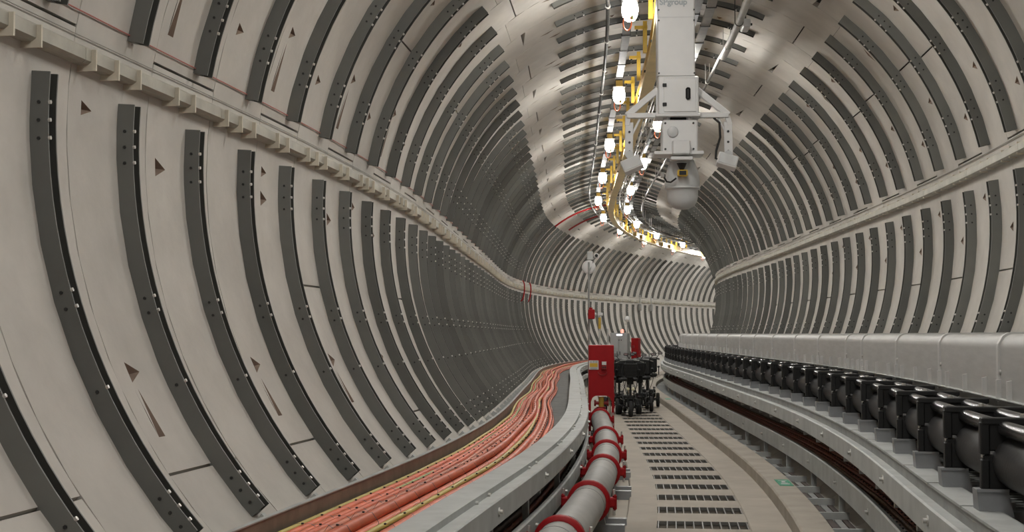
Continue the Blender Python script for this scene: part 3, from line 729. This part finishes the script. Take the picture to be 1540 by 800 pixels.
lpart('door', MB().bbox((0, -.01, .72), (.27, .02, .86), .004), M['cab'], rt)
lpart('indicator', MB().cyl((0, -.02, .95), (0, -.035, .95), .025, 10), M['led'], rt)
s = 52.5; rt = root('hydrant_cabinet', off(s, -.55, ZF), 'far small red hydrant cabinet right of the grey cabinet', 'cabinet', None, -phi(s) - .1)
lpart('cabinet_box', MB().bbox((0, .15, 1.05), (.28, .3, .74), .01), M['red'], rt)
for sg in (-1, 1): lpart('leg', MB().box((sg * .12, .15, .34), (.03, .28, .68)), M['red'], rt)
lpart('call_point', MB().box((-.05, -.01, 1.1), (.08, .03, .1)), M['redd'], rt)
lpart('valve', MB().cyl((.17, .1, .62), (.17, .1, .95), .04, 10).cyl((.17, .05, .78), (.17, -.02, .78), .06, 10), M['redd'], rt)
for s_, o_, top, lab in ((44.5, -.70, 2.18, 'grey pole with yellow strap left of the far cabinets'), (46.0, -.58, 1.75, 'plain grey pole just left of the far tall cabinet')):
    rt = root('sensor_pole', off(s_, o_, ZF), lab, 'pole', None, -phi(s_))
    lpart('pole', MB().cyl((0, 0, 0), (0, 0, top), .03, 10).box((0, 0, .02), (.16, .16, .04)), M['galv'], rt)
    if top > 2: lpart('strap', MB().cyl((0, -.02, 1.75), (0, -.02, 2.1), .045, 10), M['yellowd'], rt, 'yellow strap'); lpart('sensor_head', MB().bbox((.02, 0, 2.2), (.16, .12, .10), .02), M['whited'], rt)
rt = root('guide_post', off(49, .48, ZF), 'thin grey guide post beside the far kerb', 'pole', None, 0)
lpart('pole', MB().cyl((0, 0, 0), (0, 0, .95), .02, 8).box((0, 0, .015), (.12, .12, .03)), M['galvd'], rt)
for s_, lab in ((63.2, 'small grey junction box under the far left ledge, left one'), (65.0, 'small grey junction box under the far left ledge, right one')):
    rt = root('junction_box', offr(s_, 178, R - .12), lab, 'box', None, -phi(s_))
    lpart('box_body', MB().bbox((0, 0, 0), (.14, .14, .3), .02), M['galvd'], rt); lpart('conduit_stub', MB().cyl((0, 0, .15), (0, 0, .55), .025, 8), M['galv'], rt)
for s_, lab in ((42.6, 'red hose loop over the far left ledge rail, left one'), (44.2, 'red hose loop over the far left ledge rail, right one')):
    mb = MB().tube([offr(s_, 175 - 6 * math.cos(a), R - .05 - .10 * math.sin(a)) for a in [math.pi * k / 10 for k in range(11)]], .022, 6)
    solo('hose_loop', mb, M['red'], offr(s_, 174), lab, 'hose')
for s_, a_, b_, lab in ((43.5, 97, 131, 'red hose curving up the far crown, left one'), (46.3, 97, 128, 'dark red hose curving up the far crown, right one')):
    solo('ceiling_hose', MB().tube([offr(s_ - .02 * abs(t - 100), t, R - .06) for t in fr(a_, b_, 3)], .03, 6), M['red'] if s_ < 45 else M['redd'], offr(s_, a_), lab, 'hose')

# ------------------------------------------------------------------ crown services
def run(name, prof_o, h, r_, mt, label, a, b, clips=None, n=8):
    rt = root(name, off(a, prof_o, h), label, 'conduit')
    part('conduit_tube', MB().tube([off(q, prof_o, h) for q in fr(a, b, .6)], r_, n), M[mt], rt)
    if clips:
        for k in range(int((b - a) / clips)):
            q = a + .3 + k * clips
            mb = MB().tube([off(q, prof_o, h), off(q + .05, prof_o, h)], r_ * 1.45, n)
            mb.tube([off(q + .025, prof_o, h), off(q + .025, prof_o, math.sqrt((R - .09) ** 2 - prof_o ** 2))], .006, 5)
            part('conduit_clip', mb, M['zinc'], rt)
    return rt
run('conduit', -.72, 2.66, .022, 'trunk', 'thin grey conduit running left of the lamps on the crown', 4, 66, 1.93)
run('conduit', .10, 2.66, .018, 'galv', 'thin bright conduit right of the yellow beam', 10, 62, 1.93)
run('conduit', .17, 2.70, .014, 'galvd', 'thinner dark conduit right of the bright conduit', 10, 62, 1.93)
run('conduit', .235, 2.62, .02, 'galv', 'bright conduit just left of the right-hand lamps', 19, 62, 1.93)
# steel pipe with open socket, right of robot, then its thinner continuation
rt = root('steel_pipe', off(6, .765, 2.5), 'shiny steel pipe hung on U-bolts at the right of the crown', 'pipe')
part('pipe_section', MB().tube([off(q, .765, 2.50) for q in fr(5, 18.1, .5)], .042, 16), M['galv'], rt)
part('pipe_socket', MB().tube([off(17.45, .765, 2.50), off(18.1, .765, 2.5)], .048, 16), M['white'], rt)
part('thin_tube', MB().tube([off(q, .74, 2.52) for q in fr(18.1, 62, .6)], .022, 10), M['galvd'], rt)
for q in (10.2, 12.3, 14.2, 16.1, 17.6, 20.0, 22.2, 24.5, 27.0, 29.5, 32.0, 35.0, 38.0, 41.0, 44.0, 47.0, 50.0):
    rr = .046 if q < 18 else .028; c = (.765, 2.5) if q < 18 else (.74, 2.52)
    pts = [off(q, c[0] - rr, c[1] + .26), off(q, c[0] - rr, c[1] + .01)] + [off(q, c[0] + rr * math.cos(a), c[1] + rr * math.sin(a)) for a in [math.pi + math.pi * k / 6 for k in range(7)]] + [off(q, c[0] + rr, c[1] + .26)]
    part('u_bolt', MB().tube(pts, .006, 6), M['hole'] if q < 17 else M['zinc'], rt)
for q, lab in ((17.0, 'small white junction box on the crown beside the steel pipe'), (29.2, 'far small white junction box right of the thin crown tube'), (33.0, 'farthest small white junction box right of the thin crown tube')):
    rt = root('junction_box', off(q, .93, 2.66), lab, 'box', None, -phi(q))
    lpart('box_body', MB().bbox((0, 0, 0), (.09, .34, .10), .01), M['white'], rt); lpart('cable_gland', MB().cyl((.05, -.05, 0), (.075, -.05, 0), .015, 8).cyl((0, 0, .05), (0, 0, .16), .01, 6), M['hole'], rt)
def tray(o, h, a, b, label, mt):
    rt = root('lighting_trunking', off(a, o, h), label, 'cable tray')
    part('trunking_body', MB().sweep([(o - .05, h), (o - .05, h + .035), (o - .044, h + .035), (o - .044, h + .006), (o + .044, h + .006), (o + .044, h + .035), (o + .05, h + .035), (o + .05, h)], fr(a, b, .7)), M[mt], rt)
    for k in range(int((b - a) / P)):
        q = a + .2 + k * P
        part('trunking_clip', MB().sweep([(o - .06, h - .008), (o - .06, h + .02), (o + .06, h + .02), (o + .06, h - .008)], [q, q + .03]).cyl(off(q + .015, o + .056, h), off(q + .015, o + .056, math.sqrt((R - .09) ** 2 - o * o)), .006, 5), M['hole'], rt)
    return rt
tray(-.48, 2.70, 4, 66, 'grey lighting trunking carrying the left row of lamps', 'trunk')
tray(.31, 2.74, 4, 62, 'grey lighting trunking carrying the right row of lamps', 'trunk')
tray(.43, 2.60, 4, 58, 'grey trunking between the right lamps and the steel pipe', 'galvd')
# lamps
lproto = None
def lamp(s, o, h, label, group):
    global lproto
    if lproto is None:
        lproto = root('bulkhead_lamp', (0, 0, 0), 'x', 'lamp')
        lpart('lamp_globe', MB().lathe([(0, .0), (.062, 0), (.080, -.025), (.090, -.075), (.090, -.12), (.080, -.17), (.058, -.21), (.03, -.225), (0, -.228)], (0, 0, 0), 20, 0, 'z', 1, 1.35), M['lamp'], lproto, 'glowing white globe')
        lpart('lamp_base', MB().bbox((0, 0, .02), (.19, .29, .035), .008).box((0, -.16, .045), (.10, .06, .09), 1).cyl((0, .08, .03), (0, .08, .12), .012, 8).cyl((0, -.08, .03), (0, -.08, .12), .012, 8), [M['trunk'], M['yellowd']], lproto)
        lpart('cord_loop', MB().tube([(-.03 + .045 * math.cos(a), -.15, -.275 + .085 * math.sin(a)) for a in [2.2 + .32 * k for k in range(17)]], .008, 6), M['cord'], lproto, 'orange cord loop')
        lpart('plug', MB().cyl((.022, -.15, -.24), (.022, -.15, -.195), .014, 8), M['greenc'], lproto)
        c = lproto
    else: c = copy_tree(lproto)
    c.location = off(s, o, h); c.rotation_euler = (0, 0, -phi(s)); tag(c, label, 'lamp', group)
for k in range(-3, 13):
    s = 15.4 + 5.55 * k
    lamp(s, -.477, 2.60, f'{nth(k)} glowing lamp of the left crown row, counted from the camera' if k >= 0 else ('glowing lamp of the left crown row behind the camera', 'glowing lamp of the left crown row straight above the camera', 'glowing lamp of the left crown row just above the top photo edge')[k + 3], 'left row of crown lamps')
kk = 0
for k in range(-4, 11):
    s = 24.3 + 5.6 * k
    if k < -1 : lab = ('glowing lamp of the right crown row straight above the camera', 'glowing lamp of the right crown row a little ahead of the camera', 'glowing lamp of the right crown row above the hanging robot')[k + 4]
    elif k == -1: lab = 'glowing lamp of the right crown row hidden behind the hanging robot'
    else: lab = f'{nth(kk)} glowing lamp of the right crown row seen beyond the robot column'; kk += 1
    lamp(s, .31, 2.66, lab, 'right row of crown lamps')
# yellow monorail beam
bm = root('monorail_beam', off(8, -.135, 2.33), 'long yellow steel monorail beam following the crown', 'beam')
BS = fr(6, 64, .6)
part('bottom_flange', MB().sweep([(-.215, 2.33), (-.215, 2.345), (-.055, 2.345), (-.055, 2.33)], BS), M['yellow_lit'], bm)
part('web', MB().sweep([(-.19, 2.345), (-.19, 2.52), (-.08, 2.52), (-.08, 2.345)], BS), M['yellow'], bm)
part('top_flange', MB().sweep([(-.215, 2.52), (-.215, 2.535), (-.055, 2.535), (-.055, 2.52)], BS), M['yellow'], bm)
for i in range(1, 56, 2):
    s = ring(i) + .42
    mb = MB().sweep([(-.265, 2.5), (-.265, 2.90), (-.215, 2.90), (-.215, 2.5)], [s, s + .07]).sweep([(-.37, 2.80), (-.37, 2.84), (-.21, 2.845), (-.21, 2.80)], [s, s + .07])
    part('hanger_bracket', mb, M['yellow'], bm)
    part('hanger_bolt', MB().cyl(off(s + .9, -.19, 2.43), off(s + .9, -.215, 2.43), .018, 8).cyl(off(s + .035, -.34, 2.80), off(s + .035, -.34, 2.775), .014, 8), M['hole'], bm)
    mb = MB().sweep([(-.06, 2.535), (-.06, 2.87), (-.0, 2.87), (-.0, 2.535)], [s, s + .05]); part('hanger_bracket', mb, M['yellow'], bm)
for k in range(9):
    s = 45 + k * 1.5
    part('power_rail_box', MB().sweep([(-.045, 2.36), (-.045, 2.50), (.0, 2.50), (.0, 2.36)], [s, s + .5]), M['yellow'], bm)

# ------------------------------------------------------------------ hanging inspection robot (local frame: x right, y away, z up)
s = 12.5; RB = root('inspection_robot', off(s, -.045, 0), 'white inspection robot hanging in front of the yellow monorail beam', 'robot', None, -phi(s) + .06)
K = 2129.0 / 12.35
ZO = -1.05628 - grade(12.5)
def Z(y): return ZO + (486.5 - y) / K
def X(x): return (x - 1028) / K
col = lpart('telescopic_column', MB().bbox((X(1026), 0, (Z(115) + 2.30) / 2), (.328, .26, 2.30 - Z(115)), .01), M['white'], RB)
lpart('panel_seam', MB().box((X(1026), -.131, Z(25)), (.326, .004, .006)).box((X(1027), -.131, Z(116)), (.326, .004, .006)), M['whited'], col)
for xx in (1000, 1053):
    for yy in (14, 30, 110, 122): lpart('screw', MB().cyl((X(xx), -.128, Z(yy)), (X(xx), -.137, Z(yy)), .008, 6), M['hole'], col)
tx = D.curves.new('lettering', 'FONT'); tx.body = 'SPgroup'; tx.size = .072; tx.extrude = .001; tx.offset = .0025; tx.align_x = 'CENTER'
to = D.objects.new('lettering', tx); COL.objects.link(to); bpy.context.view_layer.update()
tme = D.meshes.new_from_object(to.evaluated_get(bpy.context.evaluated_depsgraph_get())); D.objects.remove(to)
tme.materials.clear(); tme.materials.append(M['ltext'])
to = lk('lettering', tme, col, (X(1022), -.132, Z(6))); to.rotation_euler = (math.pi / 2, 0, 0); to['label'] = 'grey lettering'
lpart('trolley', MB().bbox((-.09, 0, 2.26), (.34, .34, .12), .01).box((-.205, 0, 2.38), (.03, .2, .14)).box((.01, 0, 2.38), (.03, .2, .14)), M['whited'], RB)
hs = lpart('lower_housing', MB().bbox((X(1029), -.01, (Z(115) + Z(173)) / 2), (.352, .29, Z(115) - Z(173)), .01), M['white'], RB)
lpart('door_panel', MB().bbox((X(1031), -.158, (Z(118) + Z(170)) / 2), (.28, .008, Z(118) - Z(170) - .01), .003), M['white'], hs)
lpart('vent_slot', MB().bbox((X(1043), -.164, Z(142)), (.042, .008, .105), .012), M['black'], hs, 'black slot')
for yy in (129, 158): lpart('latch', MB().bbox((X(1008), -.166, Z(yy)), (.036, .014, .03), .003), M['black'], hs, 'black latch')
lpart('base_plate', MB().bbox((X(1028), -.01, Z(174)), (.39, .32, .024), .004), M['white'], RB)
lpart('coupling_block', MB().box((X(1029), 0, Z(178)), (.14, .18, .05)), M['black'], RB)
for xx in (1012, 1046): lpart('damper', MB().cyl((X(xx), -.08, Z(174)), (X(xx), -.08, Z(181)), .03, 12), M['whited'], RB)
def strut(mb, a, b, w_, d_=.03, y=0.0):
    a = Vector((X(a[0]), y, Z(a[1]))); b = Vector((X(b[0]), y, Z(b[1]))); t = b - a; L = t.length
    ang = math.atan2(t.x, t.z); rot = Matrix.Rotation(ang, 3, 'Y'); mb.bbox((a + b) / 2, (w_, d_, L), .004, 0, rot)
for sg in (-1, 1):
    xi = 1000 if sg < 0 else 1057; xo = 952 if sg < 0 else 1106
    mb = MB(); strut(mb, (xi, 131), (xo, 171), .055, .05); strut(mb, (xi, 171), (xo, 171), .045, .07); strut(mb, (xi, 133), (xi, 172), .04, .06)
    lpart('side_bracket', mb, M['white'], RB)
    xa = 956 if sg < 0 else 1105
    mb = MB(); strut(mb, (xo + sg * -2, 172), (xa - sg * -3, 186), .045, .04); strut(mb, (xa, 181), (xa + (-1 if sg < 0 else 1), 232), .072, .035)
    if sg < 0: strut(mb, (xo + 20, 176), (xa + 4, 200), .02, .02)
    else: strut(mb, (xo - 16, 174), (xa - 4, 196), .015, .02)
    arm = lpart('drop_arm', mb, M['white'], RB)
    for yy in (196, 212, 226): lpart('arm_screw', MB().cyl((X(xa), -.018, Z(yy)), (X(xa), -.026, Z(yy)), .011, 8), M['hole'], arm)
    rot = Matrix.Rotation(math.radians(-23 if sg < 0 else 17), 3, 'Y') @ Matrix.Rotation(math.radians(-28), 3, 'X')
    cx, cz = (X(960), Z(246.5)) if sg < 0 else (X(1103), Z(242))
    bx = lpart('sensor_pod', MB().bbox((cx, -.03, cz), (.175, .07, .125), .005, 0, rot), M['white'], RB)
    lpart('pod_face', MB().bbox(Vector((cx, -.03, cz)) + rot @ Vector((0, -.037, 0)), (.155, .006, .105), .002, 0, rot), M['whited'], bx)
    lpart('pod_pivot', MB().cyl((X(xa), -.035, Z(231)), (X(xa), .035, Z(231)), .035, 14), M['whited'], RB)
cm = lpart('camera_block', MB().bbox((X(1031), -.01, (Z(181) + Z(231)) / 2), (.31, .26, Z(181) - Z(231)), .01), M['white'], RB)
lpart('round_cap', MB().lathe([(.048, 0), (.048, .012), (.042, .016), (0, .016)], (X(1020), -.14, Z(199)), 20, 0, 'y').add([], []), M['whited'], cm)
lpart('shelf_plate', MB().bbox((X(1029), -.03, Z(231)), (.43, .30, .03), .004), M['white'], RB)
lpart('front_box', MB().bbox((X(1032), -.19, Z(224)), (.155, .10, .125), .01).bbox((X(1032), -.2, Z(241)), (.19, .12, .03), .005), M['white'], RB)
for xx in (1009, 1051):
    for yy in (186, 225): lpart('screw', MB().cyl((X(xx), -.138, Z(yy)), (X(xx), -.147, Z(yy)), .01, 6), M['hole'], cm)
dome = lpart('dome_housing', MB().lathe([(.10, Z(238)), (.13, Z(250)), (.150, Z(266)), (.155, Z(277)), (.150, Z(281)), (.138, Z(283)), (.136, Z(296)), (.125, Z(303)), (.10, Z(309)), (.06, Z(313)), (0, Z(314))], (X(1036), .02, 0), 32), M['whited'], RB)
lpart('dome_rim', MB().lathe([(.15, Z(280)), (.158, Z(281)), (.158, Z(283)), (.14, Z(284))], (X(1036), .02, 0), 32), M['whited'], dome)
sn = lpart('laser_sensor', MB().bbox((X(1034), -.17, Z(262)), (.088, .07, .055), .006), M['yellow'], RB, 'yellow laser sensor')
lpart('sensor_window', MB().box((X(1034), -.208, Z(262)), (.06, .01, .036)), M['black'], sn)
lpart('sensor_mount', MB().lathe([(.018, 0), (.045, .055)], (X(1033), -.17, Z(256.5)), 14), M['black'], sn)
lpart('signal_cable', MB().tube([(X(1084), .0, Z(175)), (X(1092), -.02, Z(183)), (X(1093), -.02, Z(205)), (X(1087), -.02, Z(225)), (X(1086), -.02, Z(237)), (X(1092), -.03, Z(239))], .011, 8), M['black'], RB, 'black cable')
lpart('signal_cable', MB().tube([(X(1008), -.1, Z(268)), (X(1011), -.13, Z(274)), (X(1017), -.15, Z(275)), (X(1025), -.16, Z(269))], .008, 8), M['black'], RB, 'black cable')

# ------------------------------------------------------------------ mobility scooters
def scooter():
    rt = root('mobility_scooter', (0, 0, 0), 'x', 'scooter', 'black scooters parked on the walkway')
    def wheel(x, y, r_, w_):
        o = lpart('wheel', MB().lathe([(r_ - .05, -w_ / 2), (r_ - .012, -w_ / 2), (r_, -w_ / 4), (r_, w_ / 4), (r_ - .012, w_ / 2), (r_ - .05, w_ / 2), (r_ - .05, -w_ / 2)], (x, y, r_), 20, 0, 'x'), M['rubber'], rt)
        mb = MB().cyl((x - w_ / 2 - .008, y, r_), (x + w_ / 2 + .008, y, r_), .035, 10)
        for k in range(5):
            a = k * 2 * math.pi / 5; mb.cyl((x, y, r_), (x, y + (r_ - .045) * math.cos(a), r_ + (r_ - .045) * math.sin(a)), .012, 6)
        lpart('hub', mb, M['galvd'], o)
    wheel(0, -.46, .155, .075); wheel(-.20, .40, .155, .07); wheel(.20, .40, .155, .07)
    lpart('rear_axle', MB().cyl((-.20, .40, .155), (.20, .40, .155), .018, 8), M['galvd'], rt)
    lpart('fork', MB().cyl((-.055, -.46, .155), (-.05, -.42, .38), .014, 8).cyl((.055, -.46, .155), (.05, -.42, .38), .014, 8).box((0, -.42, .385), (.13, .06, .03)), M['black'], rt)
    lpart('deck', MB().bbox((0, -.02, .17), (.26, .62, .035), .01).cyl((-.09, -.40, .36), (-.10, -.28, .18), .014, 8).cyl((.09, -.40, .36), (.10, -.28, .18), .014, 8).cyl((-.12, -.3, .15), (-.12, .4, .17), .016, 8).cyl((.12, -.3, .15), (.12, .4, .17), .016, 8), M['black'], rt)
    lpart('battery_box', MB().bbox((0, .34, .30), (.30, .32, .17), .02), M['black'], rt)
    lpart('seat_post', MB().cyl((0, .30, .38), (0, .30, .66), .022, 10), M['galvd'], rt)
    st = lpart('seat', MB().bbox((0, .30, .70), (.38, .36, .075), .025), M['black'], rt)
    lpart('backrest', MB().bbox((0, .50, .92), (.36, .07, .34), .025).cyl((-.12, .47, .68), (-.12, .51, .85), .012, 6).cyl((.12, .47, .68), (.12, .51, .85), .012, 6), M['black'], rt)
    for sg in (-1, 1): lpart('armrest', MB().bbox((sg * .22, .33, .88), (.05, .25, .035), .01).cyl((sg * .22, .42, .70), (sg * .22, .42, .87), .012, 6), M['black'], rt)
    lpart('tiller', MB().cyl((0, -.43, .37), (0, -.30, 1.06), .024, 10).bbox((0, -.30, 1.05), (.16, .10, .10), .02), M['black'], rt)
    hb = lpart('handlebar', MB().tube([(-.25, -.20, 1.06), (-.19, -.26, 1.08), (-.1, -.30, 1.09), (.1, -.30, 1.09), (.19, -.26, 1.08), (.25, -.20, 1.06)], .014, 8), M['galvd'], rt)
    for sg in (-1, 1):
        lpart('grip', MB().tube([(sg * .25, -.20, 1.06), (sg * .18, -.265, 1.08)], .021, 8), M['rubber'], hb)
        lpart('brake_lever', MB().tube([(sg * .20, -.30, 1.07), (sg * .27, -.27, 1.045)], .007, 6), M['chrome'], hb)
        mr = lpart('mirror', MB().tube([(sg * .20, -.28, 1.09), (sg * .26, -.29, 1.17)], .007, 6).bbox((sg * .275, -.29, 1.19), (.10, .025, .055), .012), M['black'], rt)
        lpart('mirror_glass', MB().box((sg * .275, -.304, 1.192), (.075, .004, .035)), M['chrome'], mr)
    for sg in (-1, 1):
        lpart('frame_tube', MB().cyl((sg * .11, -.36, .22), (sg * .13, .02, .40), .013, 8).cyl((sg * .13, .02, .40), (sg * .11, .34, .42), .013, 8).cyl((sg * .12, .0, .40), (sg * .12, .05, .18), .012, 8), M['black'], rt)
        lpart('link_rod', MB().cyl((sg * .075, -.40, .30), (sg * .16, .05, .33), .008, 6), M['chrome'], rt, 'chrome rod')
        lpart('caliper', MB().bbox((sg * .06, -.40, .24), (.04, .06, .07), .008), M['galvd'], rt)
        lpart('foot_peg', MB().cyl((sg * .12, -.12, .20), (sg * .21, -.12, .21), .016, 8), M['rubber'], rt)
        lpart('rear_light', MB().bbox((sg * .13, .18, .43), (.06, .03, .035), .006), M['chrome'], rt)
    lpart('motor_case', MB().bbox((0, -.30, .30), (.16, .14, .14), .03), M['black'], rt)
    lpart('charger_box', MB().bbox((0, -.36, .70), (.13, .08, .16), .02), M['black'], rt)
    # wire basket
    b = MB(); bw, bd, z0, z1 = .118, .11, .77, 1.02
    def c(x, y, z): k = .84 + .16 * (z - z0) / (z1 - z0); return (x * k, -.50 + y * k, z)
    for z in (z0, .835, .90, .965, z1):
        q = [c(-bw, -bd, z), c(bw, -bd, z), c(bw, bd, z), c(-bw, bd, z), c(-bw, -bd, z)]
        for i in range(4): b.tube([q[i], q[i + 1]], .007 if z in (z0, z1) else .004, 5)
    for k in range(9):
        x = -bw + 2 * bw * k / 8
        for y in (-bd, bd): b.tube([c(x, y, z0), c(x, y, z1)], .004, 4)
        b.tube([c(x, -bd, z0), c(x, bd, z0)], .004, 4)
    for k in range(1, 7):
        y = -bd + 2 * bd * k / 7
        for x in (-bw, bw): b.tube([c(x, y, z0), c(x, y, z1)], .004, 4)
    bk = lpart('basket', b, M['black'], rt)
    lpart('basket_liner', MB().add([c(-bw * .97, -bd * .97, z0), c(bw * .97, -bd * .97, z0), c(bw * .97, bd * .97, z0), c(-bw * .97, bd * .97, z0), c(-bw * .97, -bd * .97, z1 - .02), c(bw * .97, -bd * .97, z1 - .02), c(bw * .97, bd * .97, z1 - .02), c(-bw * .97, bd * .97, z1 - .02)], [(0, 1, 5, 4), (1, 2, 6, 5), (2, 3, 7, 6), (3, 0, 4, 7), (0, 3, 2, 1)]), M['black'], bk)
    for sg in (-1, 1): lpart('brake_hose', MB().tube([(sg * .12, -.30, 1.04), (sg * .17, -.36, .9), (sg * .12, -.42, .6), (sg * .05, -.42, .40)], .006, 6), M['black'], rt)
    lpart('spring', MB().tube([(.09 + .022 * math.cos(k * .9), .22 + .022 * math.sin(k * .9), .2 + .004 * k) for k in range(34)], .006, 5).tube([(-.09 + .022 * math.cos(k * .9), .22 + .022 * math.sin(k * .9), .2 + .004 * k) for k in range(34)], .006, 5), M['chrome'], rt)
    lpart('fender', MB().lathe([(.175, -.05), (.18, 0), (.175, .05)], (0, -.46, .155), 20, 0, 'x').add([], []), M['black'], rt) if False else None
    return rt
sc = scooter()
for k, (s, o, rz, lab) in enumerate(((28.0, -.075, .03, 'black mobility scooter parked at the very front, its wheel nearest the camera'),
                         (28.95, .20, -.10, 'black mobility scooter right of the front one, slightly behind'),
                         (28.9, -.28, .08, 'black mobility scooter left of the front one, beside the red cabinet'),
                         (30.9, .46, -.10, 'rearmost black mobility scooter on the right, nearest the kerb'))):
    c = sc if k == 0 else copy_tree(sc)
    c.location = off(s, o, ZF); c.rotation_euler = (0, 0, -phi(s) + rz); c['label'] = lab
for sg in (-1, 1): lpart('headlamp', MB().lathe([(.0, .03), (.028, .025), (.033, 0), (.02, -.04)], (sg * .05, -.46, .54), 14, 0, 'y'), M['cream'], sc, 'cream headlamp')
